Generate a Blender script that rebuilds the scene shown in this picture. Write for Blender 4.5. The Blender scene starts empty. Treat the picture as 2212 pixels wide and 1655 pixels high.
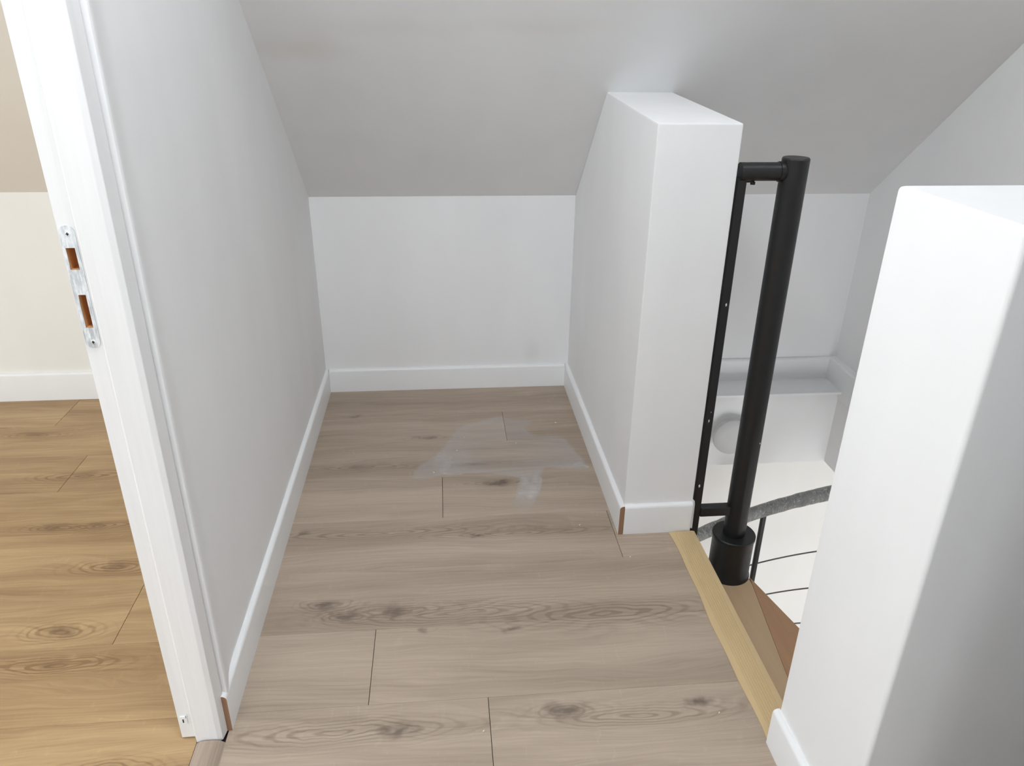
import bpy, bmesh, math, random
from mathutils import Vector, Matrix
random.seed(7)
SC = bpy.context.scene
COL = SC.collection

# ------------------------------------------------------------------ camera
CAM_H = 1.35
cd = bpy.data.cameras.new('camera')
cd.sensor_fit = 'HORIZONTAL'; cd.sensor_width = 36.0
cd.lens = 1619.8 / 2212.0 * 36.0
cd.clip_start = 0.02
cam = bpy.data.objects.new('camera', cd); COL.objects.link(cam)
R_ = Vector((0.99570534, -0.09183625, 0.01170378))
U_ = Vector((0.02823097, 0.42159172, 0.9063462))
F_ = Vector((0.08816965, 0.90212334, -0.42237375))
cam.matrix_world = Matrix(((R_.x, U_.x, -F_.x, 0), (R_.y, U_.y, -F_.y, 0), (R_.z, U_.z, -F_.z, CAM_H), (0, 0, 0, 1)))
SC.camera = cam

# ------------------------------------------------------------------ world, lights, exposure
w = bpy.data.worlds.new('world'); SC.world = w; w.use_nodes = True
w.node_tree.nodes['Background'].inputs[0].default_value = (0.85, 0.92, 1.0, 1)
w.node_tree.nodes['Background'].inputs[1].default_value = 0.3
SC.view_settings.view_transform = 'Standard'
SC.view_settings.look = 'None'
SC.view_settings.exposure = 0.15
SC.view_settings.gamma = 1.0
SC.view_settings.use_curve_mapping = False
SC.cycles.max_bounces = 9
SC.cycles.diffuse_bounces = 6
SC.cycles.adaptive_threshold = 0.1

def area(name, loc, rot, sx, sy, power, color):
    l = bpy.data.lights.new(name, 'AREA'); l.shape = 'RECTANGLE'; l.size = sx; l.size_y = sy
    l.energy = power; l.color = color
    o = bpy.data.objects.new(name, l); COL.objects.link(o)
    o.location = loc; o.rotation_euler = rot
    return o
PI = math.pi
COOL = (0.95, 1.0, 1.045)
area('landing_overhead_fill', (-0.31, 0.96, 2.33), (0.35, 0, 0), 0.30, 0.28, 16.6, COOL)                     # added unseen light under the ceiling; no roof window stands there
area('stairwell_fill_light', (1.22, 1.48, 1.90), (0, 0, 0), 0.5, 0.25, 1.6, COOL)                   # added unseen light that brightens the ledge and stairwell
area('landing_fill_light', (0.05, -1.93, 1.25), (PI / 2, 0, 0), 0.88, 1.3, 8.0, COOL)                  # added soft fill behind the viewer, in an invented window
area('left_room_window_light', (-1.7, -1.93, 1.4), (PI / 2, 0, 0), 1.5, 1.2, 31.0, (0.93, 1.01, 1.10))   # windows of the room on the left
area('left_room_side_window_light', (-3.5, 0.75, 1.4), (PI / 2, 0, -PI / 2), 1.4, 1.3, 33.0, (0.93, 1.01, 1.10))
area('lower_hall_window_light', (1.1, -0.6, -1.55), (PI / 2, 0, 0), 2.6, 1.9, 90.0, (0.96, 1.0, 1.04))   # window of the storey below

# ------------------------------------------------------------------ dimensions (metres)
XL, XR, XPR = -0.4854, 0.513, 0.722        # hall left wall, half wall left / right face
YB = 2.858                                 # knee wall
YP = 1.811                                 # front of half wall
ZK, SL = 0.794, 0.875                      # knee wall height, roof slope
ZFLAT = 2.5
HB, TB = 0.098, 0.014                      # baseboard
XW, YW0, YW1, ZW = 0.666, 0.79, 1.06, 1.156  # stair half wall
XS = 1.69                                  # stairwell side wall
def cz(y): return min(ZFLAT, ZK + SL * (YB - y))
YF = YB - (ZFLAT - ZK) / SL                # where the slope meets the flat ceiling
ROWS = [2.8525, 2.62, 2.3875, 2.155, 1.9225, 1.69, 1.4575, 1.225, 0.9925, 0.76, 0.5275, 0.295, 0.0625, -0.17, -0.4025, -0.635]

# ------------------------------------------------------------------ material helpers
class NT:
    def __init__(s, name):
        s.m = bpy.data.materials.new(name); s.m.use_nodes = True
        s.t = s.m.node_tree; s.b = s.t.nodes['Principled BSDF']
    def n(s, typ, ins=None, **kw):
        nd = s.t.nodes.new(typ)
        for k, v in kw.items(): setattr(nd, k, v)
        for k, v in (ins or {}).items(): s.set(nd, k, v)
        return nd
    def set(s, nd, k, v):
        i = nd.inputs[k]
        if isinstance(v, bpy.types.NodeSocket): s.t.links.new(v, i)
        else:
            if i.type == 'RGBA' and len(v) == 3: v = (*v, 1)
            i.default_value = v
    def math(s, op, a, b=0.0, c=0.0, clamp=False):
        return s.n('ShaderNodeMath', {0: a, 1: b, 2: c}, operation=op, use_clamp=clamp).outputs[0]
    def vec(s, op, a, b=(0, 0, 0), c=(0, 0, 0)):
        nd = s.n('ShaderNodeVectorMath', {0: a, 1: b}, operation=op)
        if op == 'MULTIPLY_ADD': s.set(nd, 2, c)
        return nd.outputs['Value'] if op in ('DOT_PRODUCT', 'LENGTH') else nd.outputs[0]
    def noise(s, v, scale=1.0, detail=3.0, rough=0.55, dist=0.0):
        return s.n('ShaderNodeTexNoise', {'Vector': v, 'Scale': scale, 'Detail': detail, 'Roughness': rough, 'Distortion': dist}).outputs[0]
    def mix(s, f, a, b):
        nd = s.n('ShaderNodeMix', data_type='RGBA')
        s.set(nd, 0, f); s.set(nd, 6, a); s.set(nd, 7, b); return nd.outputs[2]
    def remap(s, v, a, b, c=0.0, d=1.0):
        return s.n('ShaderNodeMapRange', {0: v, 1: a, 2: b, 3: c, 4: d}).outputs[0]
    def pos(s): return s.n('ShaderNodeNewGeometry').outputs['Position']
    def bump(s, h, strength, dist=0.001):
        s.set(s.b, 'Normal', s.n('ShaderNodeBump', {'Height': h, 'Strength': strength, 'Distance': dist}).outputs[0])

def mat_paint(name, col, rough=0.75, mott=0.02, tans=(), bump=0.12, spots=()):
    k = NT(name); p = k.pos()
    n1 = k.noise(k.vec('MULTIPLY', p, (4, 4, 1.6)), 1.0, 2, 0.6)
    c = k.mix(k.remap(n1, 0.3, 0.7), tuple(x * (1 - mott) for x in col), tuple(min(1, x * (1 + mott)) for x in col))
    for (cx, cy, czz, rx, ry, a) in tans:      # old tan stains showing through the paint
        d = k.vec('LENGTH', k.vec('MULTIPLY', k.vec('SUBTRACT', k.vec('MULTIPLY_ADD', k.n('ShaderNodeTexNoise', {'Vector': p, 'Scale': 7.0}).outputs[1], (0.12, 0.05, 0), p), (cx + .06, cy + .025, czz)), (1 / rx, 1 / ry, 0)))
        c = k.mix(k.remap(d, 0.2, 1.2, a, 0.0), c, (0.62, 0.54, 0.40))
    for (cx, cy, czz, r, a) in spots:
        d = k.vec('LENGTH', k.vec('MULTIPLY', k.vec('SUBTRACT', k.vec('MULTIPLY_ADD', k.n('ShaderNodeTexNoise', {'Vector': p, 'Scale': 18.0}).outputs[1], (0.05,) * 3, p), (cx + .025, cy + .025, czz + .025)), (1 / r, 1 / r, 0.6 / r)))
        c = k.mix(k.remap(d, 0.0, 1.0, a, 0.0), c, tuple(x * 0.55 for x in col))
    k.set(k.b, 'Base Color', c); k.set(k.b, 'Roughness', rough); k.set(k.b, 'Specular IOR Level', 0.0)
    if bump: k.bump(k.noise(p, 14, 0, 0.6), bump, 0.004)
    return k.m

def mat_plain(name, col, rough=0.5, metal=0.0, var=0.06, scale=30.0, bump=0.0):
    k = NT(name); p = k.pos(); n = k.noise(p, scale, 1, 0.6)
    k.set(k.b, 'Base Color', k.mix(n, tuple(x * (1 - var) for x in col), tuple(min(1, x * (1 + var)) for x in col)))
    k.set(k.b, 'Roughness', k.remap(n, 0.2, 0.8, rough * 0.85, min(1, rough * 1.15))); k.set(k.b, 'Metallic', metal)
    if bump: k.bump(n, bump)
    return k.m

def mat_floor(name, light, dark, knots, knot_col, gloss=0.42, contrast=1.0):
    k = NT(name); p = k.pos()
    rnd = k.n('ShaderNodeObjectInfo').outputs['Random']
    off = k.vec('MULTIPLY', k.n('ShaderNodeCombineXYZ', {0: rnd, 1: rnd, 2: rnd}).outputs[0], (17.3, 5.1, 31.7))
    q = k.vec('ADD', p, off)
    bump = 0.0; core = 0.0; wide = 0.0; eyes = 0.0
    wob = k.math('MULTIPLY', k.noise(k.vec('MULTIPLY', q, (6, 30, 1)), 1.0, 2, 0.5), 7.0)
    warp = k.n('ShaderNodeTexNoise', {'Vector': q, 'Scale': 9.0, 'Detail': 3.0}).outputs[1]
    pw = k.vec('ADD', p, k.vec('MULTIPLY', k.vec('SUBTRACT', warp, (0.5, 0.5, 0.5)), (0.10, 0.03, 0)))
    pk = k.vec('ADD', p, k.vec('MULTIPLY', k.vec('SUBTRACT', k.n('ShaderNodeTexNoise', {'Vector': q, 'Scale': 26.0, 'Detail': 2.0}).outputs[1], (0.5, 0.5, 0.5)), (0.09, 0.04, 0)))
    for (x, y, sx, sy, amp, cr) in knots:
        v = k.vec('MULTIPLY_ADD', pw, (1 / sx, 1 / sy, 0), (-x / sx, -y / sy, 0))
        d2 = k.vec('DOT_PRODUCT', v, v)
        b = k.math('POWER', 0.3679, d2)
        if sx >= 0.07:      # growth rings around the knot
            e = k.remap(k.math('SINE', k.math('MULTIPLY_ADD', k.math('SQRT', d2), 2 * PI * (2.2 + sx * 9), wob)), 0.1, 1.0)
            eyes = k.math('MULTIPLY_ADD', k.math('MULTIPLY', e, b), 1.5, eyes)
        bump = k.math('MULTIPLY_ADD', b, amp, bump)
        wide = k.math('ADD', wide, b)
        if cr > 0:
            rx, ry = min(0.034, sx * 0.42), min(0.018, sy * 0.75)
            v2 = k.vec('MULTIPLY_ADD', pk, (1 / rx, 1 / ry, 0), (-x / rx, -y / ry, 0))
            core = k.math('MULTIPLY_ADD', k.math('POWER', 0.3679, k.vec('DOT_PRODUCT', v2, v2)), cr * 1.45, core)
    w1 = k.noise(k.vec('MULTIPLY', q, (1.3, 6, 1)), 1.0, 3, 0.5)
    q = k.vec('ADD', q, k.n('ShaderNodeCombineXYZ', {1: k.math('MULTIPLY_ADD', w1, 0.16, bump)}).outputs[0])
    py = k.n('ShaderNodeSeparateXYZ', {0: p}).outputs[1]
    g = k.math('ADD', k.math('MULTIPLY_ADD', w1, 0.10, py), bump)
    w2 = k.noise(k.vec('MULTIPLY', q, (3.5, 22, 1)), 1.0, 2, 0.6)
    ring = k.math('SINE', k.math('ADD', k.math('MULTIPLY', g, 2 * PI * 70), k.math('MULTIPLY', w2, 5.0)))
    ring = k.remap(ring, -0.2, 1.0)
    ringmask = k.math('ADD', k.remap(k.noise(k.vec('MULTIPLY', q, (0.8, 3.5, 1)), 1.0, 2), 0.45, 0.75, 0.0, 0.30), k.remap(wide, 0.03, 0.45, 0.0, 0.25), clamp=True)
    fiber = k.noise(k.vec('MULTIPLY', q, (5, 190, 1)), 1.0, 3, 0.65)
    tone = k.noise(k.vec('MULTIPLY', q, (0.9, 9, 1)), 1.0, 3, 0.6, 0.4)
    fleck = k.noise(k.vec('MULTIPLY', q, (60, 22, 1)), 1.0, 2, 0.5, 1.2)
    f = k.math('MULTIPLY', k.remap(fiber, 0.3, 0.75), 0.28 * contrast)
    f = k.math('ADD', f, k.math('MULTIPLY', k.remap(tone, 0.36, 0.72), 0.50 * contrast))
    f = k.math('ADD', f, k.math('MULTIPLY', k.math('MULTIPLY', ring, ringmask), 0.50 * contrast))
    f = k.math('ADD', f, k.math('MULTIPLY', k.math('MINIMUM', eyes, 1.0), 0.40 * contrast))
    f = k.math('ADD', f, k.math('MULTIPLY', k.math('SUBTRACT', rnd, 0.5), 0.22))
    f = k.math('SUBTRACT', f, k.math('MULTIPLY', k.remap(fleck, 0.62, 0.75), 0.10), clamp=True)
    c = k.mix(f, light, dark)
    c = k.mix(k.math('MINIMUM', core, 0.85), c, knot_col)
    k.set(k.b, 'Base Color', c)
    k.set(k.b, 'Roughness', k.remap(fiber, 0.2, 0.8, gloss, gloss + 0.18))
    return k.m

def mat_grain(name, light, dark, axis=1, rough=0.5, fine=150, coarse=14):
    k = NT(name); p = k.pos()
    s1 = [fine] * 3; s1[axis] = 4; s2 = [coarse] * 3; s2[axis] = 0.9
    a = k.noise(k.vec('MULTIPLY', p, tuple(s1)), 1.0, 4, 0.65); b = k.noise(k.vec('MULTIPLY', p, tuple(s2)), 1.0, 3, 0.6)
    f = k.math('ADD', k.math('MULTIPLY', k.remap(a, 0.3, 0.7), 0.5), k.math('MULTIPLY', k.remap(b, 0.3, 0.7), 0.5))
    k.set(k.b, 'Base Color', k.mix(f, light, dark)); k.set(k.b, 'Roughness', rough); k.bump(a, 0.15, 0.0008)
    return k.m

WHITE = (0.86, 0.86, 0.86)
M = {}
M['wall'] = mat_paint('white_wall_paint', WHITE)
M['wall_knee'] = mat_paint('white_knee_wall_paint', WHITE, spots=((0.363, YB, 0.153, 0.045, 0.16),))
M['ceil'] = mat_paint('white_ceiling_paint', (0.84, 0.84, 0.84), tans=((-0.36, 2.27, 1.31, 0.13, 0.045, 0.22), (-0.20, 2.21, 1.36, 0.45, 0.03, 0.08), (0.30, 2.20, 1.37, 0.22, 0.03, 0.09)))
M['ceil_left'] = mat_paint('warm_lit_ceiling_paint', (0.83, 0.795, 0.73))  # warm light of the left room put into the ceiling colour
M['wall_left'] = mat_paint('warm_lit_wall_paint', (0.86, 0.855, 0.815))  # left room's warm light mixed into the wall colour
M['lower'] = mat_paint('lower_wall_paint', (0.86, 0.855, 0.83), bump=0)
M['board'] = mat_plain('white_lacquered_board', (0.86, 0.865, 0.87), 0.38, var=0.015, scale=8)
M['mdf'] = mat_plain('brown_fibreboard', (0.30, 0.17, 0.10), 0.9, var=0.15, scale=200)
M['under'] = mat_plain('dark_underlay', (0.05, 0.045, 0.04), 0.95)
M['frame'] = mat_grain('painted_white_wood', (0.87, 0.868, 0.868), (0.79, 0.786, 0.784), 2, 0.5, 110, 12)
M['black'] = mat_plain('black_satin_steel', (0.012, 0.012, 0.0125), 0.42, 0.0, 0.2, 60)
M['mortise'] = mat_grain('raw_brown_wood', (0.80, 0.46, 0.22), (0.50, 0.24, 0.09), 2, 0.7, 90, 40)
M['nosing'] = mat_plain('beige_vinyl_nosing', (0.61, 0.455, 0.25), 0.5, var=0.05, scale=12)
M['threshold'] = mat_grain('weathered_oak_strip', (0.45, 0.36, 0.29), (0.22, 0.165, 0.125), 1, 0.6, 170, 40)
M['tread_tan'] = mat_grain('tan_beech_board', (0.54, 0.385, 0.235), (0.48, 0.33, 0.195), 1, 0.38, 60, 10)
M['tread_red'] = mat_grain('reddish_beech_board', (0.45, 0.26, 0.14), (0.37, 0.20, 0.105), 1, 0.38, 60, 10)
M['lamp'] = mat_plain('white_opal_lamp', (0.60, 0.60, 0.595), 0.5, var=0.01)
M['rod'] = mat_plain('grey_steel_rod', (0.16, 0.16, 0.155), 0.4, 0.3)
M['crumb'] = mat_plain('white_plaster_crumb', (0.85, 0.84, 0.82), 0.9)
M['screw'] = mat_plain('steel_screw', (0.35, 0.35, 0.36), 0.4, 0.8)
M['slot'] = mat_plain('dark_slot', (0.03, 0.03, 0.03), 0.8)
KN = [  # x, y, half length, half width, lift of the grain, darkness of the core
    (-0.328, 1.556, 0.07, 0.022, 0.020, 0.55), (-0.144, 1.521, 0.16, 0.030, 0.040, 0.50), (-0.266, 1.508, 0.07, 0.020, 0.022, 0.50),
    (0.02, 1.50, 0.30, 0.040, 0.030, 0.0), (0.40, 1.47, 0.26, 0.045, -0.035, 0.0), (-0.43, 1.875, 0.05, 0.014, 0.012, 0.5), (-0.22, 1.86, 0.30, 0.030, 0.030, 0.0),
    (0.086, 1.824, 0.06, 0.012, 0.014, 0.6), (0.22, 1.83, 0.22, 0.026, 0.030, 0.0), (0.17, 2.107, 0.10, 0.018, 0.022, 0.7), (-0.304, 2.238, 0.16, 0.022, 0.022, 0.30),
    (-0.069, 2.432, 0.07, 0.016, 0.016, 0.45), (0.246, 1.172, 0.08, 0.022, 0.024, 0.55), (-0.124, 1.153, 0.05, 0.025, -0.026, 0.55), (-0.25, 1.16, 0.26, 0.035, 0.03, 0.0),
    (0.544, 1.173, 0.06, 0.014, 0.014, 0.6), (0.147, 1.434, 0.04, 0.009, 0.010, 0.5), (-0.066, 1.445, 0.035, 0.009, 0.008, 0.4), (0.084, 2.231, 0.20, 0.012, 0.010, 0.55),
    (-0.347, 2.618, 0.05, 0.012, 0.01, 0.3), (0.40, 1.15, 0.2, 0.03, 0.03, 0.0)]
M['floor'] = mat_floor('greyed_oak_laminate', (0.485, 0.39, 0.305), (0.25, 0.187, 0.137), KN, (0.115, 0.083, 0.065), contrast=1.1)
KL = [(-0.923, 1.757, 0.12, 0.03, 0.03, 0.45), (-0.964, 1.512, 0.09, 0.03, 0.03, 0.5), (-0.93, 1.40, 0.15, 0.025, 0.02, 0.35), (-1.05, 1.961, 0.12, 0.02, 0.02, 0.4),
      (-1.17, 1.958, 0.08, 0.02, 0.02, 0.4), (-0.70, 1.10, 0.10, 0.03, 0.03, 0.4), (-1.5, 2.55, 0.1, 0.02, 0.02, 0.3), (-1.2, 2.25, 0.15, 0.03, 0.03, 0.3)]
M['floor_left'] = mat_floor('golden_oak_laminate', (0.53, 0.37, 0.195), (0.25, 0.145, 0.066), KL, (0.15, 0.085, 0.04), contrast=1.3)

def mat_plate():
    k = NT('paint_smeared_steel'); p = k.pos()
    n = k.noise(k.vec('MULTIPLY', p, (260, 260, 45)), 1.0, 4, 0.7)
    f = k.remap(n, 0.42, 0.6)
    k.set(k.b, 'Base Color', k.mix(f, (0.55, 0.58, 0.60), (0.80, 0.82, 0.83))); k.set(k.b, 'Roughness', k.remap(f, 0, 1, 0.35, 0.6))
    k.set(k.b, 'Metallic', k.remap(f, 0, 1, 0.45, 0.0)); k.bump(n, 0.3, 0.0006)
    return k.m
M['plate'] = mat_plate()

def mat_film():
    k = NT('grey_protective_film'); p = k.pos()
    v = k.vec('MULTIPLY', p, (26, 26, 10))
    n = k.noise(v, 1.0, 5, 0.7, 1.8); m = k.noise(k.vec('MULTIPLY', p, (34, 16, 14)), 1.0, 2, 0.5, 2.0)
    ridge = k.remap(k.math('ABSOLUTE', k.math('SUBTRACT', m, 0.5)), 0.0, 0.022, 1.0, 0.0)
    c = k.mix(k.remap(n, 0.3, 0.7), (0.17, 0.176, 0.176), (0.34, 0.345, 0.34))
    c = k.mix(k.math('MULTIPLY', ridge, 0.75), c, (0.62, 0.62, 0.58))
    k.set(k.b, 'Base Color', c); k.set(k.b, 'Roughness', 0.28); k.bump(k.math('ADD', n, ridge), 0.5, 0.002)
    return k.m
M['film'] = mat_film()

def mat_smear():
    k = NT('dried_plaster_film'); p = k.pos()
    a = k.n('ShaderNodeAttribute', attribute_name='film_amount').outputs['Fac']
    n = k.noise(k.vec('MULTIPLY', p, (14, 60, 1)), 1.0, 4, 0.65); n2 = k.noise(p, 9, 3, 0.6)
    al = k.math('MULTIPLY', a, k.math('MULTIPLY', k.remap(n, 0.2, 0.8, 0.6, 1.0), k.remap(n2, 0.3, 0.7, 0.6, 1.1)), clamp=True)
    k.set(k.b, 'Base Color', (0.74, 0.73, 0.74)); k.set(k.b, 'Roughness', 0.85); k.set(k.b, 'Alpha', al)
    return k.m
M['smear'] = mat_smear()

# ------------------------------------------------------------------ geometry helpers
def link(name, me, mat, parent=None):
    o = bpy.data.objects.new(name, me); COL.objects.link(o)
    for m in (mat if isinstance(mat, (list, tuple)) else [mat]): me.materials.append(m)
    if parent is not None: o.parent = parent
    return o
def tag(o, label, cat, group=None, kind=None):
    o['label'] = label; o['category'] = cat
    if group: o['group'] = group
    if kind: o['kind'] = kind
    return o
def struct(o, label, cat): return tag(o, label, cat, kind='structure')
def empty(name, loc=(0, 0, 0)):
    o = bpy.data.objects.new(name, None); COL.objects.link(o); o.location = loc; o.empty_display_size = 0.05; return o

class B:
    def __init__(s): s.bm = bmesh.new(); s.wn = False
    def solid(s, bot, top, mi=0):
        """two equal rings of points -> closed solid"""
        vb = [s.bm.verts.new(p) for p in bot]; vt = [s.bm.verts.new(p) for p in top]; n = len(vb)
        fs = [s.bm.faces.new(vb[::-1]), s.bm.faces.new(vt)]
        for i in range(n): fs.append(s.bm.faces.new((vb[i], vb[(i + 1) % n], vt[(i + 1) % n], vt[i])))
        for f in fs: f.material_index = mi
        return fs
    def box(s, x0, x1, y0, y1, z0, z1, mi=0):
        return s.solid([(x0, y0, z0), (x1, y0, z0), (x1, y1, z0), (x0, y1, z0)], [(x0, y0, z1), (x1, y0, z1), (x1, y1, z1), (x0, y1, z1)], mi)
    def prism_z(s, poly, z0, z1, mi=0):
        z1f = z1 if callable(z1) else (lambda x, y: z1)
        return s.solid([(x, y, z0) for x, y in poly], [(x, y, z1f(x, y)) for x, y in poly], mi)
    def prism_x(s, poly, x0, x1, mi=0):
        return s.solid([(x0, y, z) for y, z in poly], [(x1, y, z) for y, z in poly], mi)
    def lathe(s, prof, seg=40, c=(0, 0, 0), mi=0):
        rings = []
        for r, z in prof:
            rings.append([s.bm.verts.new((c[0] + r * math.cos(2 * PI * i / seg), c[1] + r * math.sin(2 * PI * i / seg), c[2] + z)) for i in range(seg)])
        for a, b in zip(rings, rings[1:]):
            for i in range(seg): s.bm.faces.new((a[i], a[(i + 1) % seg], b[(i + 1) % seg], b[i])).material_index = mi
        s.bm.faces.new(rings[0][::-1]); s.bm.faces.new(rings[-1])
    def tube(s, pts, r, seg=16, mi=0):
        pts = [Vector(p) for p in pts]; rings = []; prev = None
        for i, p in enumerate(pts):
            d = (pts[min(i + 1, len(pts) - 1)] - pts[max(i - 1, 0)]).normalized()
            if prev is None: a = d.orthogonal().normalized()
            else: a = (prev - d * prev.dot(d)).normalized()
            prev = a; b = d.cross(a)
            rr = r(i) if callable(r) else r
            rings.append([s.bm.verts.new(p + (a * math.cos(2 * PI * j / seg) + b * math.sin(2 * PI * j / seg)) * rr) for j in range(seg)])
        for a, b in zip(rings, rings[1:]):
            for j in range(seg): s.bm.faces.new((a[j], a[(j + 1) % seg], b[(j + 1) % seg], b[j]))
        s.bm.faces.new(rings[0][::-1]); s.bm.faces.new(rings[-1])
    def bevel(s, w, seg=2, angle=30):
        s.bm.normal_update()
        es = [e for e in s.bm.edges if len(e.link_faces) == 2 and e.calc_face_angle(0) > math.radians(angle)]
        bmesh.ops.bevel(s.bm, geom=es, offset=w, segments=seg, affect='EDGES', profile=0.5, clamp_overlap=True)
        s.wn = True
        return s
    def build(s, name, mat, parent=None, smooth=35):
        bmesh.ops.recalc_face_normals(s.bm, faces=s.bm.faces[:])
        me = bpy.data.meshes.new(name); s.bm.to_mesh(me); s.bm.free()
        if smooth:
            for f in me.polygons: f.use_smooth = True
            me.set_sharp_from_angle(angle=math.radians(smooth))
        o = link(name, me, mat, parent)
        if s.wn and smooth:
            md = o.modifiers.new('weighted_normals', 'WEIGHTED_NORMAL'); md.keep_sharp = True; md.weight = 100
        return o

# ------------------------------------------------------------------ floors
SLAB = -0.35
b = B(); b.box(-0.5, 0.70, -2.0, YB + 0.1, SLAB, -0.009)
floor = struct(b.build('floor', M['under'], smooth=0), 'greyed oak laminate floor of the landing and its alcove', 'floor')
b = B(); b.box(-3.6, -0.53, -2.0, YB + 0.1, SLAB, -0.009)
floor_l = struct(b.build('floor.001', M['under'], smooth=0), 'golden oak laminate floor of the room through the doorway', 'floor')
b = B(); b.box(-0.53, -0.5, -2.0, YB + 0.1, SLAB, -0.009); b.build('underlay', M['under'], floor, smooth=0)
b = B(); b.box(0.70, 3.0, -2.0, 1.06, SLAB, -0.0004)
struct(b.build('floor.002', M['threshold'], smooth=0), 'landing floor on the far side of the low stair wall', 'floor')

def plank(x0, x1, y0, y1, mat, parent, cx):
    ge, gl = 0.0007, 0.0002
    b = B(); b.box(x0 + ge, x1 - ge, y0 + gl, y1 - gl, -0.008, 0.0)
    es = [e for e in b.bm.edges if all(abs(v.co.z) < 1e-6 for v in e.verts)]
    bmesh.ops.bevel(b.bm, geom=es, offset=0.0003, segments=1, affect='EDGES')
    return b.build('plank', mat, parent, smooth=0)
LEN = 1.383
def lay(parent, mat, x_lo, x_hi, joints, x_hi_fn=None):
    for i in range(len(ROWS) - 1):
        y1, y0 = ROWS[i], ROWS[i + 1]
        hi = x_hi_fn(y0, y1) if x_hi_fn else x_hi
        if i == 0: y1 = YB - 0.006
        j = joints.get(i, (i * 0.47) % LEN)
        xs = [x_lo, hi]; k = j - 10 * LEN
        while k < hi:
            if k > x_lo + 0.05 and k < hi - 0.03: xs.append(k)
            k += LEN
        xs.sort()
        for a, c in zip(xs, xs[1:]): plank(a, c, y0, y1, mat, parent, j)
lay(floor, M['floor'], -0.4802, 0.70, {0: 0.95, 1: 0.218, 2: 0.80, 3: -0.02, 4: 0.49, 5: 0.9, 6: -0.19, 7: 0.075, 8: 0.5},
    lambda y0, y1: 0.53 if y0 > 1.9 else 0.70)
lay(floor_l, M['floor_left'], -3.5, -0.5385, {0: -1.46, 2: -1.25, 5: -0.82, 1: -0.8, 3: -2.0, 4: -1.75, 6: -1.4, 7: -1.9})

# threshold strip and stair nosing
b = B()
pr = [(-0.538, 0.0), (-0.538, 0.003), (-0.530, 0.007), (-0.520, 0.009), (-0.499, 0.009), (-0.488, 0.006), (-0.480, 0.0)]
b.solid([(x, 0.33, z) for x, z in pr], [(x + (0.001), 1.152, z) for x, z in pr])
struct(b.build('trim_1', M['threshold']), 'weathered oak threshold strip on the floor of the doorway', 'threshold')

nose = empty('trim_2', (0.69, 1.42, 0)); struct(nose, 'beige ribbed vinyl nosing along the stair edge of the floor', 'stair nosing')
def nose_part(name, prof, wob):
    b = B(); N = 26; rings = []
    for i in range(N + 1):
        t = i / N; y = 1.064 + t * (1.793 - 1.064)
        dx = wob * (0.0022 * math.sin(9 * t + 1) + 0.0014 * math.sin(23 * t))
        rings.append([b.bm.verts.new((x + (dx if e else 0) - 0.69, y - 1.42, z)) for x, z, e in prof])
    n = len(prof)
    for a, c in zip(rings, rings[1:]):
        for j in range(n): b.bm.faces.new((a[j], a[(j + 1) % n], c[(j + 1) % n], c[j]))
    b.bm.faces.new(rings[0][::-1]); b.bm.faces.new(rings[-1])
    return b.build(name, M['nosing'], nose, smooth=40)
P_BASE = [(0.655, 0.0004, 1), (0.655, 0.0022, 1), (0.658, 0.0032, 1), (0.723, 0.0048, 0), (0.7305, 0.003, 0), (0.7325, -0.003, 0), (0.7325, -0.036, 0), (0.7295, -0.036, 0), (0.7295, -0.0046, 0), (0.7005, -0.0046, 0), (0.7005, 0.0004, 0)]
nose_part('flat_band', P_BASE, 1.0)
for i in range(8):   # raised ribs
    x = 0.672 + i * 0.0062; z0 = 0.0032 + (x - 0.658) / 0.065 * 0.0016
    nose_part('rib', [(x - 0.0017, z0 - 0.001, 0), (x - 0.0013, z0 + 0.0012, 0), (x + 0.0013, z0 + 0.0013, 0), (x + 0.0017, z0 - 0.001, 0)], 0.0)

# ------------------------------------------------------------------ walls, ceilings
def arc(cx, cy, r, a0, a1, n=6):
    return [(cx + r * math.cos(math.radians(a0 + (a1 - a0) * i / n)), cy + r * math.sin(math.radians(a0 + (a1 - a0) * i / n))) for i in range(n + 1)]
# partition on the left, with a bull-nosed end next to the door frame
b = B()
foot = [(-0.565, 1.1945), (-0.4760, 1.1945), (-0.4735, 1.1955), (-0.4722, 1.198), (-0.4722, 1.203), (-0.4738, 1.213), (-0.4775, 1.228), (-0.4815, 1.246), (-0.4845, 1.268), (XL, 1.29), (XL, YB + 0.02), (-0.565, YB + 0.02)]
b.prism_z(foot, 0.0, lambda x, y: cz(y) + 0.03)
struct(b.build('wall_left', M['wall']), 'white painted partition left of the alcove, beside the doorway', 'wall')
b = B(); b.prism_x([(0.285, 2.06), (1.194, 2.06), (1.194, cz(1.194) + .03), (YF, ZFLAT), (0.285, ZFLAT)], -0.565, XL)
struct(b.build('wall_above_door', M['wall']), 'white wall strip over the doorway', 'wall')
b = B(); b.box(-0.565, XL, -2.0, 0.285, 0, ZFLAT)
struct(b.build('wall_left_near', M['wall']), 'white wall on the near side of the doorway', 'wall')
# knee wall
b = B(); b.box(-0.50, XS + .02, YB, YB + 0.1, -0.3, ZK)
struct(b.build('wall_back', M['wall_knee']), 'low white knee wall under the sloping ceiling', 'wall')
b = B(); b.box(-3.6, -0.50, YB, YB + 0.1, 0, ZK + 0.023)
struct(b.build('wall_back_left_room', M['wall_left']), 'warm-toned knee wall of the room through the doorway', 'wall')
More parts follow.
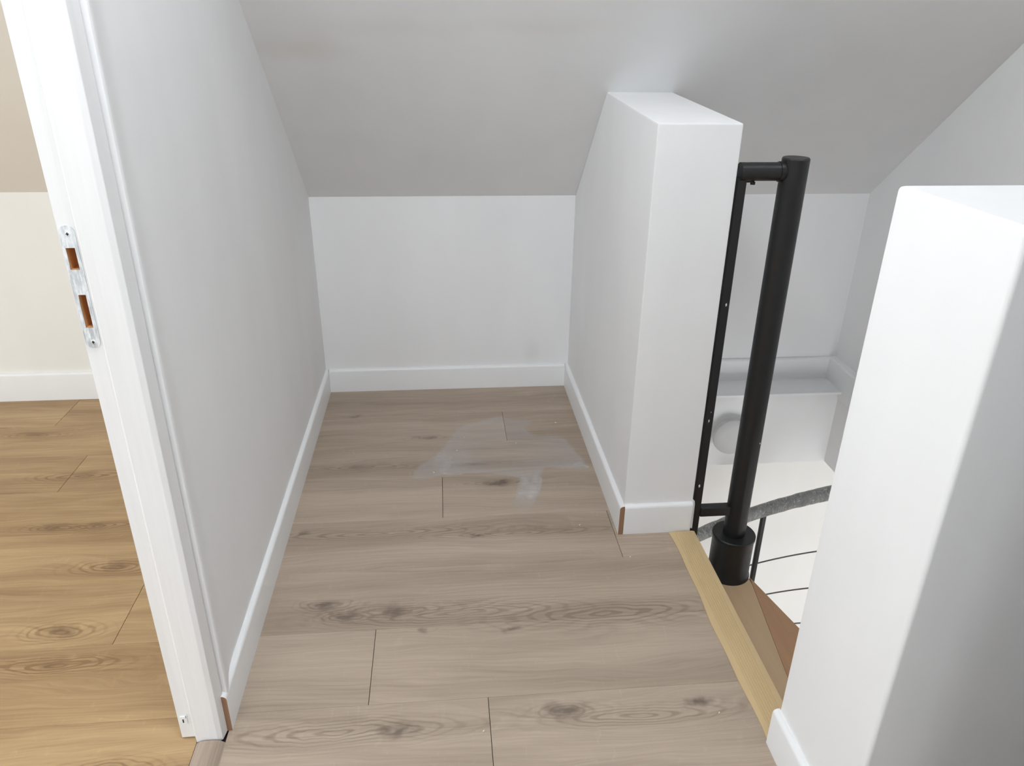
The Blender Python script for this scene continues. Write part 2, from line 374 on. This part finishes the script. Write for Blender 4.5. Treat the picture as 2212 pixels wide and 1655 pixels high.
# ceilings
b = B(); b.prism_x([(YB + .1, ZK - SL * .1), (YF, ZFLAT), (-2.0, ZFLAT), (-2.0, ZFLAT + .1), (YF, ZFLAT + .1), (YB + .1, ZK - SL * .1 + .15)], -0.52, XS + 0.1)
struct(b.build('ceiling', M['ceil'], smooth=0), 'white sloping ceiling above the alcove and the stairwell', 'ceiling')
b = B(); b.prism_x([(YB + .1, ZK - SL * .1 + .023), (YF, ZFLAT + .023), (-2.0, ZFLAT + .023), (-2.0, ZFLAT + .1), (YF, ZFLAT + .1), (YB + .1, ZK - SL * .1 + .15)], -3.6, -0.52)
struct(b.build('ceiling.001', M['ceil_left'], smooth=0), 'warm-toned sloping ceiling of the room through the doorway', 'ceiling')
# half wall between alcove and stairwell
b = B()
zt = lambda y: 1.164 + (y - YP) / (2.40 - YP) * 0.026
b.prism_x([(YP, 0.0), (YB, 0.0), (YB, cz(YB)), (2.403, cz(2.403)), (YP, zt(YP))], XR, XPR)
b.bevel(0.005, 2, 60)
struct(b.build('wall_alcove', M['wall']), 'tall white half wall between the alcove and the black stair pole', 'half wall')
# half wall around the stair opening (right of the picture)
b = B(); b.box(XW, XS, YW0, YW1, 0.0, ZW); b.bevel(0.008, 3, 60)
struct(b.build('wall_right', M['wall']), 'bright white half wall beside the stairs at the right', 'half wall')
# stairwell side wall, lower shell
b = B(); b.box(XS, XS + .1, -2.0, YB + .1, -0.0, ZFLAT)
struct(b.build('wall_stairwell', M['wall']), 'white side wall of the stairwell under the slope', 'wall')
b = B(); b.box(XPR, 1.66, 2.725, YB + .2, SLAB, -0.012)
struct(b.build('wall_stairwell_back', M['wall']), 'white lower back face of the stair opening under the ledge', 'wall')
b = B(); b.box(1.66, 3.0, 1.06, YB + .2, SLAB, 0.0)
struct(b.build('wall_stairwell_edge', M['wall']), 'white lower side face of the stair opening', 'wall')
b = B(); b.box(XPR, 1.66, 2.700, YB, -0.012, 0.0); b.bevel(0.002, 2, 60)
struct(b.build('trim_3', M['board']), 'narrow white ledge board at the back of the stair opening', 'ledge')
b = B(); b.box(0.70, 0.7225, 1.06, YB, SLAB, -0.006)
struct(b.build('trim_4', M['wall']), 'white edge face of the floor slab under the nosing', 'slab edge')
# near end walls
b = B()
b.box(-3.6, XS, -2.1, -2.0, 0, ZFLAT)
struct(b.build('wall_front', M['wall'], smooth=0), 'white wall at the near end of the landing', 'wall')
b = B(); b.box(-3.7, -3.6, -2.0, YB + .1, 0, ZFLAT)
struct(b.build('wall_far_left', M['wall_left'], smooth=0), 'warm-toned far side wall of the room through the doorway', 'wall')
def window(name, loc, rz, w_, h_, label):
    e = empty(name, loc); e.rotation_euler.z = rz; struct(e, label, 'window')
    for (x0, x1, z0, z1) in ((-w_ / 2 - .06, -w_ / 2, -.06, h_ + .06), (w_ / 2, w_ / 2 + .06, -.06, h_ + .06), (-w_ / 2, w_ / 2, -.06, 0), (-w_ / 2, w_ / 2, h_, h_ + .06), (-0.02, 0.02, 0, h_)):
        b = B(); b.box(x0, x1, -0.05, 0.0, z0, z1); b.build('window_frame', M['board'], e)
window('window_1', (0.05, -1.95, 0.60), 0, 0.88, 1.3, 'white window frame added around the fill light at the near end of the landing')  # unseen frame added to go with the landing fill light
window('window_2', (-1.7, -1.95, 0.80), 0, 1.5, 1.2, 'wide white framed window of the room through the doorway')
window('window_3', (-3.55, 0.75, 0.75), -PI / 2, 1.4, 1.3, 'side window of the room through the doorway')
b = B(); b.box(0.72, XS + 0.1, -2.0, 0.58, 0, ZFLAT)  # unseen wall added to darken the near face of the right half wall
struct(b.build('wall_light_block', M['wall'], smooth=0), 'unseen white wall added on the right to keep light off the half wall', 'wall')
# storey below
b = B(); b.box(-2.0, 3.0, 3.25, 3.35, -2.75, SLAB)
struct(b.build('wall_lower_back', M['lower'], smooth=0), 'brightly lit cream wall of the storey below the stairs', 'wall')
b = B(); b.box(-2.1, -2.0, -2.0, 3.35, -2.75, SLAB)
struct(b.build('wall_lower_left', M['lower'], smooth=0), 'cream left wall of the storey below', 'wall')
b = B(); b.box(3.0, 3.1, -2.0, 3.35, -2.75, SLAB + .36)
struct(b.build('wall_lower_right', M['lower'], smooth=0), 'cream right wall of the storey below', 'wall')
b = B(); b.box(-2.0, 3.0, -2.1, -2.0, -2.75, SLAB)
struct(b.build('wall_lower_front', M['lower'], smooth=0), 'cream near wall of the storey below', 'wall')
b = B(); b.box(-2.1, 3.1, -2.1, 3.35, -2.85, -2.75)
struct(b.build('floor.003', M['threshold'], smooth=0), 'laminate floor of the storey below', 'floor')
b = B(); b.box(-2.0, 3.0, YB + .1, 3.25, SLAB, SLAB + .1)
struct(b.build('ceiling.002', M['lower'], smooth=0), 'ceiling strip of the storey below', 'ceiling')

# ------------------------------------------------------------------ baseboards
def baseboard(name, p0, p1, nrm, label, h=HB, t=TB, z0=0.0):
    p0 = Vector((p0[0], p0[1], 0)); p1 = Vector((p1[0], p1[1], 0)); n = Vector((nrm[0], nrm[1], 0))
    prof = [(0, 0), (t, 0), (t, h - 0.010)] + [(t - 0.010 + 0.010 * math.cos(math.radians(a)), h - 0.010 + 0.010 * math.sin(math.radians(a))) for a in (25, 50, 75, 90)] + [(0, h)]
    b = B()
    fs = b.solid([p0 + n * d + Vector((0, 0, z + z0)) for d, z in prof], [p1 + n * d + Vector((0, 0, z + z0)) for d, z in prof])
    fs[0].material_index = 1; fs[1].material_index = 1
    o = b.build(name, [M['board'], M['mdf']], smooth=40)
    return struct(o, label, 'baseboard')
E1 = 0.0006
baseboard('baseboard_left', (XL, 1.1815), (XL, YB - E1), (1, 0), 'white baseboard on the left wall with a raw brown sawn end')
baseboard('baseboard_back', (XL + TB, YB), (XR - TB, YB), (0, -1), 'white baseboard along the low knee wall of the alcove')
baseboard('baseboard_alcove', (XR, 1.7973), (XR, YB - E1), (-1, 0), 'white baseboard on the alcove side of the tall half wall, raw brown end')
baseboard('baseboard_post', (XR + 0.0005, YP), (XPR - 0.004, YP), (0, -1), 'short white baseboard across the front of the tall half wall')
baseboard('baseboard_right', (XW, YW0 - TB), (XW, YW1 - 0.001), (-1, 0), 'white baseboard on the bright half wall at the right')
baseboard('baseboard_right_near', (XW, YW0), (XS, YW0), (0, -1), 'white baseboard on the shaded side of the right half wall')
baseboard('baseboard_left_room', (-3.6, YB), (-0.566, YB), (0, -1), 'cream baseboard of the room through the doorway', h=0.117)
baseboard('baseboard_stairwell_back', (XPR, YB), (XS - .03, YB), (0, -1), 'white baseboard on the stairwell knee wall above the ledge')
baseboard('baseboard_stairwell_side', (XS, YW1), (XS, YB), (-1, 0), 'white edge board on the stairwell side wall', h=HB + 0.036, t=0.034, z0=-0.036)
b = B()   # painted, chipped return of the half wall's front baseboard
b.solid([(XPR - .004, YP, 0.012), (XPR - .004, YP - .014, 0.012), (XPR + .004, YP - .011, 0.006), (XPR + .005, YP, 0.0)],
        [(XPR - .004, YP, 0.110), (XPR - .004, YP - .010, 0.098), (XPR + .005, YP - .006, 0.088), (XPR + .006, YP, 0.100)]); b.bevel(.002, 1, 30)
struct(b.build('trim_5', [M['board']]), 'chipped filler corner at the right end of the post baseboard', 'trim')

# ------------------------------------------------------------------ door frame
door = empty('door_1', (-0.525, 1.175, 0)); struct(door, 'white painted door frame with a strike plate and no door leaf', 'door frame')
def local(o, e=door): o.data.transform(Matrix.Translation(-e.location)); return o
ZD = 2.06
def jamb(sgn, y):
    # profile seen from above; y measured from the rebate towards the wall
    P = [(-0.5445, 1.169), (-0.5375, 1.156), (-0.4945, 1.155), (-0.4855, 1.1595), (-0.4808, 1.1905), (-0.5445, 1.1905)]
    return P
b = B(); b.prism_z(jamb(1, 0), 0.0, ZD); b.bevel(0.0008, 1, 20); local(b.build('door_stop', M['frame'], door, smooth=0))
# rebate strip with two mortises for the lock
H1 = (-0.565, -0.5515, 1.015, 1.049); H2 = (-0.5633, -0.552, 0.9205, 0.975)
def holed(b, x0, x1, z0, z1, y, yb, holes):
    xs = sorted({x0, x1, *[h[0] for h in holes], *[h[1] for h in holes]}); zs = sorted({z0, z1, *[h[2] for h in holes], *[h[3] for h in holes]})
    V = {}
    def v(x, z, yy):
        if (x, z, yy) not in V: V[(x, z, yy)] = b.bm.verts.new((x, yy, z))
        return V[(x, z, yy)]
    inside = lambda cx, cz_: any(h[0] < cx < h[1] and h[2] < cz_ < h[3] for h in holes)
    cells = {}
    for i in range(len(xs) - 1):
        for j in range(len(zs) - 1):
            cells[(i, j)] = not inside((xs[i] + xs[i + 1]) / 2, (zs[j] + zs[j + 1]) / 2)
    for (i, j), s in cells.items():
        if not s: continue
        a, c, d, e = xs[i], xs[i + 1], zs[j], zs[j + 1]
        b.bm.faces.new((v(a, d, y), v(c, d, y), v(c, e, y), v(a, e, y)))
        b.bm.faces.new((v(a, d, yb), v(a, e, yb), v(c, e, yb), v(c, d, yb)))
        for (di, dj, q) in ((-1, 0, ((a, d), (a, e))), (1, 0, ((c, d), (c, e))), (0, -1, ((a, d), (c, d))), (0, 1, ((a, e), (c, e)))):
            if not cells.get((i + di, j + dj), False):
                (p0, p1) = q; b.bm.faces.new((v(*p0, y), v(*p1, y), v(*p1, yb), v(*p0, yb)))
b = B(); holed(b, -0.571, -0.5445, 0.004, ZD, 1.169, 1.1940, [H1, H2]); local(b.build('rebate_strip', M['frame'], door, smooth=0))
for h in (H1, H2):   # raw wood pockets behind the strip
    b = B(); x0, x1, z0, z1 = h[0] + .0004, h[1] - .0004, h[2] + .0004, h[3] - .0004
    vs = [b.bm.verts.new(p) for p in ((x0, 1.1682, z0), (x1, 1.1682, z0), (x1, 1.1682, z1), (x0, 1.1682, z1), (x0, 1.1935, z0), (x1, 1.1935, z0), (x1, 1.1935, z1), (x0, 1.1935, z1))]
    for f in ((4, 5, 6, 7), (0, 1, 5, 4), (1, 2, 6, 5), (2, 3, 7, 6), (3, 0, 4, 7)): b.bm.faces.new([vs[i] for i in f])
    local(b.build('mortise', M['mortise'], door, smooth=0))
# strike plate with rounded ends
b = B(); xa, xb = -0.5695, -0.5468; yf, yk = 1.1674, 1.1690
holed(b, xa, xb, 0.897, 1.072, yf, yk, [H1, H2])
cx = (xa + xb) / 2; rr = (xb - xa) / 2
for z0, s in ((1.072, 1), (0.897, -1)):
    ring = [(cx + rr * math.cos(PI * i / 12), z0 + s * rr * math.sin(PI * i / 12)) for i in range(13)]
    b.solid([(x, yf, z) for x, z in ring], [(x, yk, z) for x, z in ring])
plate = local(b.build('strike_plate', M['plate'], door, smooth=0)); plate['label'] = 'paint-smeared steel strike plate'
for z in (1.0705, 0.8965):
    b = B(); prof = [(0.0042, 0.0), (0.0042, 0.0008), (0.003, 0.0013)]; b.lathe(prof, 16)
    b.bm.transform(Matrix.Rotation(PI / 2, 4, 'X')); b.bm.transform(Matrix.Translation((cx + .001, yf + .0004, z)))
    s_ = local(b.build('screw', M['plate'], plate))
    b = B(); b.box(cx - .0012, cx + .0032, yf - .0012, yf - .0003, z - .0008, z + .0008); b.box(cx + .0002, cx + .0018, yf - .0012, yf - .0003, z - .0024, z + .0024)
    local(b.build('screw_slot', M['slot'], plate, smooth=0))
b = B(); b.box(-0.5655, -0.552, 1.1655, 1.169, 0.045, 0.066); b.box(-0.561, -0.557, 1.1645, 1.1655, 0.050, 0.061, 1); b.box(-0.5535, -0.5515, 1.1645, 1.1655, 0.062, 0.071, 1); b.bevel(.0006, 1)
local(b.build('floor_catch', [M['frame'], M['slot']], door))
b = B(); b.prism_z([(-0.571, 0.33 - .03), (-0.4805, 0.33 - .03), (-0.4835, 0.33), (-0.5375, 0.33), (-0.5445, 0.316), (-0.571, 0.316)], 0.0, ZD); local(b.build('jamb', M['frame'], door))
b = B(); b.box(-0.571, -0.4805, 0.30, 1.187, 2.03, 2.0595); local(b.build('head', M['frame'], door))

# ------------------------------------------------------------------ spiral staircase
PX, PY = 0.873, 1.83
st = empty('spiral_staircase', (PX, PY, -2.75)); tag(st, 'spiral staircase with black centre pole, beech treads and film-wrapped handrail', 'staircase')
def loc(o): o.data.transform(Matrix.Translation((-PX, -PY, 2.75))); return o
ZT = -0.19
b = B(); b.lathe([(0.0335, -2.75), (0.0335, 1.0795), (0.031, 1.083)], 48, (PX, PY, 0)); loc(b.build('centre_pole', M['black'], st))
b = B(); b.lathe([(0.066, ZT), (0.066, ZT + .006), (0.0625, ZT + .012), (0.0625, -0.055), (0.0655, -0.049), (0.0655, -0.040), (0.063, -0.037), (0.0345, -0.037)], 48, (PX, PY, 0)); loc(b.build('pole_sleeve', M['black'], st))
b = B(); b.tube([(XPR + .012, PY, 1.049), (PX - .01, PY, 1.049)], 0.0225, 28); loc(b.build('top_arm', M['black'], st))
b = B(); b.tube([(PX - .040, PY, 1.049), (PX - .030, PY, 1.049)], 0.0245, 28); loc(b.build('weld_collar', M['black'], st))
b = B(); b.box(XPR + .006, XPR + .030, PY - .011, PY + .011, -0.20, 1.035); b.bevel(.0015, 1); loc(b.build('flat_bar', M['black'], st))
b = B(); b.box(XPR + .030, PX - .01, PY - .014, PY + .014, 0.036, 0.066); b.bevel(.0015, 1); loc(b.build('bottom_arm', M['black'], st))
b = B(); b.lathe([(0.006, 0), (0.006, 0.006), (0.003, 0.008)], 14, (XPR + .048, PY - .004, 1.0185)); b.box(XPR + .030, XPR + .050, PY - .006, PY + .004, 1.0235, 1.0275); loc(b.build('screw', M['black'], st))
# chipped paint marks on the black bar and pole
def chip(x, y, z, w_, h_, nx):
    b = B(); pts = [(0, -h_), (w_, -h_ * .2), (w_ * .5, h_), (-w_ * .6, h_ * .4)]
    b.solid([(x + a, y, z + c) for a, c in pts], [(x + a, y - .0005, z + c) for a, c in pts]); o = loc(b.build('paint_chip', M['crumb'], st, smooth=0)); return o
yb_ = PY - .0109
chip(XPR + .020, yb_, 0.708, .003, .005, 0); chip(XPR + .015, yb_, 0.145, .0035, .006, 0); chip(XPR + .017, yb_, 0.362, .002, .005, 0); chip(XPR + .020, yb_, 0.39, .001, .002, 0); chip(PX + .020, PY - .0268, 0.292, .002, .003, 0)
# landing tread, glued from boards
tr = B(); tr.prism_z([(0.742, 1.70), (0.800, 1.80), (0.830, 1.885), (0.916, 1.885), (0.930, 1.815), (0.994, 1.565), (1.108, 1.12), (0.742, 1.12)], ZT - 0.045, ZT - 0.012); tread = loc(tr.build('tread', M['tread_tan'], st, smooth=0))
def board(poly, mat):
    b = B(); b.prism_z(poly, ZT - 0.012, ZT); b.bevel(.0007, 1, 60); o = loc(b.build('board', mat, tread)); return o
board([(0.830, 1.885), (0.800, 1.80), (0.7885, 1.78), (0.7885, 1.66), (0.800, 1.55), (0.800, 1.12), (0.846, 1.12), (0.905, 1.58), (0.9295, 1.768), (0.9295, 1.815), (0.916, 1.885)], M['tread_tan'])
board([(0.7415, 1.70), (0.7415, 1.12), (0.7995, 1.12), (0.7995, 1.55), (0.788, 1.66), (0.788, 1.778)], M['tread_tan'])
board([(0.9295, 1.765), (0.9055, 1.58), (0.8465, 1.12), (1.108, 1.12), (0.9945, 1.565), (0.9345, 1.80)], M['tread_red'])
# lower treads winding down
STEP = 25; RISE = 0.2475; OUT = 0.77
for k in range(1, 10):
    a0 = -76 + STEP * (k - 1); a1 = a0 + STEP + 4; z = ZT - RISE * k; e = 0.055
    if z < -2.7: break
    d0 = Vector((math.cos(math.radians(a0)), math.sin(math.radians(a0)))); d1 = Vector((math.cos(math.radians(a1)), math.sin(math.radians(a1))))
    n0 = Vector((d0.y, -d0.x)) * e; n1 = Vector((-d1.y, d1.x)) * e
    P = [n0 - d0 * .03, n0 + d0 * OUT, n1 + d1 * OUT, n1 - d1 * .03]
    b = B(); b.prism_z([(PX + p.x, PY + p.y) for p in P], z - .045, z); b.bevel(.003, 1, 50); loc(b.build('tread', M['tread_tan'], st, smooth=0))
    b = B(); b.lathe([(0.0625, z), (0.0625, z + RISE - .046)], 32, (PX, PY, 0)); loc(b.build('pole_sleeve', M['black'], st))
# handrail, balusters and thin infill rods on the helix
RR = 0.745
def hel(a, dz=0.0, r=RR): return (PX + r * math.cos(math.radians(a)), PY + r * math.sin(math.radians(a)), -0.229 - 0.0099 * (a - 39) + dz)
b = B(); rnd = random.Random(3)
jit = [rnd.uniform(-.0012, .0012) for _ in range(400)]
A0, A1 = 6, 190
b.tube([hel(A0 + (A1 - A0) * i / 160) for i in range(161)], lambda i: 0.0275 + jit[i], 20); hr = loc(b.build('handrail', M['film'], st)); hr['label'] = 'handrail wrapped in wrinkled grey protective film'
for dz in (-0.275, -0.46, -0.645, -0.83):
    b = B(); b.tube([hel(A0 + (A1 - A0) * i / 90, dz) for i in range(91)], 0.0030, 8); loc(b.build('infill_rod', M['rod'], st))
for a in (6, 56.5, 107, 157):
    x, y, z = hel(a); b = B(); b.tube([(x, y, z - .01), (x, y, z - 1.1)], 0.0115, 16); loc(b.build('baluster', M['black'], st))

# round lamp on the stairwell wall
lam = empty('wall_lamp', (1.201, 2.725, -0.186)); tag(lam, 'round white wall lamp below the ledge behind the black pole', 'wall lamp')
b = B(); b.lathe([(0.060, 0), (0.060, 0.030)], 40); b.bm.transform(Matrix.Rotation(PI / 2, 4, 'X')); b.build('lamp_base', M['board'], lam)
b = B(); b.lathe([(0.074, 0.028), (0.080, 0.032), (0.082, 0.040), (0.080, 0.050), (0.070, 0.057), (0.045, 0.0605), (0.015, 0.0615)], 48); b.bm.transform(Matrix.Rotation(PI / 2, 4, 'X')); b.build('lamp_cover', M['lamp'], lam)

# ------------------------------------------------------------------ marks and crumbs on the floor
OUTL = [(-0.125, 2.165), (-0.10, 2.245), (-0.05, 2.30), (-0.015, 2.37), (0.016, 2.462), (0.06, 2.52), (0.13, 2.555), (0.205, 2.585), (0.26, 2.56), (0.33, 2.53), (0.30, 2.47), (0.33, 2.42), (0.40, 2.42), (0.445, 2.37), (0.462, 2.30), (0.486, 2.215), (0.478, 2.168), (0.38, 2.178), (0.318, 2.17), (0.315, 2.09), (0.285, 2.01), (0.26, 1.955), (0.205, 1.93), (0.20, 2.0), (0.218, 2.08), (0.232, 2.13), (0.15, 2.155), (0.05, 2.165), (-0.045, 2.150), (-0.08, 2.135)]
def smooth_loop(P, n=4):
    out = []
    for i in range(len(P)):
        p0, p1, p2, p3 = (Vector(P[(i + d) % len(P)]) for d in (-1, 0, 1, 2))
        for j in range(n):
            t = j / n; out.append(tuple(0.5 * ((2 * p1) + (p2 - p0) * t + (2 * p0 - 5 * p1 + 4 * p2 - p3) * t * t + (3 * p1 - p0 - 3 * p2 + p3) * t ** 3)))
    return out
OUTL = smooth_loop(OUTL)
def sdist(x, y):
    d = 9; ins = False; n = len(OUTL)
    for i in range(n):
        (x0, y0), (x1, y1) = OUTL[i], OUTL[(i + 1) % n]
        dx, dy = x1 - x0, y1 - y0; t = max(0, min(1, ((x - x0) * dx + (y - y0) * dy) / (dx * dx + dy * dy)))
        d = min(d, math.hypot(x - x0 - t * dx, y - y0 - t * dy))
        if (y0 > y) != (y1 > y) and x < (x1 - x0) * (y - y0) / (y1 - y0) + x0: ins = not ins
    return d if ins else -d
from mathutils import noise as mnoise
NX, NY = 150, 160; x0, x1, y0, y1 = -0.14, 0.50, 1.90, 2.61
vs, dens = [], []
for j in range(NY + 1):
    for i in range(NX + 1):
        x = x0 + (x1 - x0) * i / NX; y = y0 + (y1 - y0) * j / NY
        n = mnoise.noise(Vector((x * 22, y * 22, 0))) * 0.012 + mnoise.noise(Vector((x * 60, y * 60, 3))) * 0.005
        s = sdist(x, y) + n
        edge = max(0, min(1, s / (0.010 if y < 2.2 else 0.018)))
        body = 0.26 + 0.14 * max(0, 1 - abs(s - 0.02) / 0.03)                 # thicker rim
        body += 0.30 * math.exp(-((x + 0.02 - (y - 2.2) * .35) / 0.06) ** 2 - ((y - 2.22) / 0.10) ** 2)   # left lobe
        body += 0.26 * math.exp(-((x - 0.425) / 0.07) ** 2 - ((y - 2.20) / 0.035) ** 2)
        body += 0.26 * math.exp(-((x - 0.27) / 0.05) ** 2 - ((y - 2.06) / 0.08) ** 2)
        body -= 0.16 * math.exp(-((x - 0.20) / 0.10) ** 2 - ((y - 2.30) / 0.07) ** 2)
        fade = max(0.25, min(1, (y - 1.90) / 0.12))
        vs.append((x, y, 0.0005)); dens.append(edge * max(0, body) * fade * 0.9)
fs = []
for j in range(NY):
    for i in range(NX):
        q = (j * (NX + 1) + i, j * (NX + 1) + i + 1, (j + 1) * (NX + 1) + i + 1, (j + 1) * (NX + 1) + i)
        if max(dens[a] for a in q) > 0: fs.append(q)
used = sorted({a for f in fs for a in f}); ix = {a: i for i, a in enumerate(used)}
me = bpy.data.meshes.new('plaster_smear'); me.from_pydata([vs[a] for a in used], [], [[ix[a] for a in f] for f in fs])
at = me.attributes.new('film_amount', 'FLOAT', 'POINT')
for i, a in enumerate(used): at.data[i].value = dens[a]
tag(link('plaster_smear', me, M['smear']), 'whitish dried plaster smear wiped over the planks in the alcove', 'smear')

CR = [(0.415, 2.511, 'white plaster crumb near the alcove baseboard, behind the smear', 5), (0.033, 2.327, 'white plaster fleck lying on the left part of the smear', 4), (0.063, 2.423, 'white plaster fleck at the upper left of the smear', 3),
      (0.393, 1.852, 'white plaster fleck on bare planks left of the half wall corner', 4), (0.51, 1.690, 'white plaster fleck in front of the half wall baseboard', 4), (-0.048, 2.185, 'white plaster fleck at the left tip of the smear', 4),
      (0.249, 2.365, 'white plaster fleck in the middle of the smear', 3), (0.579, 1.141, 'white plaster fleck beside the near end of the stair nosing', 4), (0.060, 1.135, 'white plaster fleck by the nearest plank joint', 4)]
for i, (x, y, lab, s) in enumerate(CR):
    b = B(); rg = random.Random(i); bmesh.ops.create_icosphere(b.bm, subdivisions=1, radius=0.0006 * s)
    a = rg.uniform(0, PI)
    for v in b.bm.verts:
        v.co *= rg.uniform(0.7, 1.2); v.co.x *= 1.5; v.co.z *= 0.5; v.co.y *= .7
    b.bm.transform(Matrix.Rotation(a, 4, 'Z')); zmin = min(v.co.z for v in b.bm.verts); b.bm.transform(Matrix.Translation((0, 0, -zmin)))
    o = b.build('plaster_crumb', M['crumb'], smooth=0); o.location = (x, y, 0.0006 if 2.14 < y < 2.58 else 0.0002)
    tag(o, lab, 'plaster crumb', 'plaster crumbs on the landing floor')
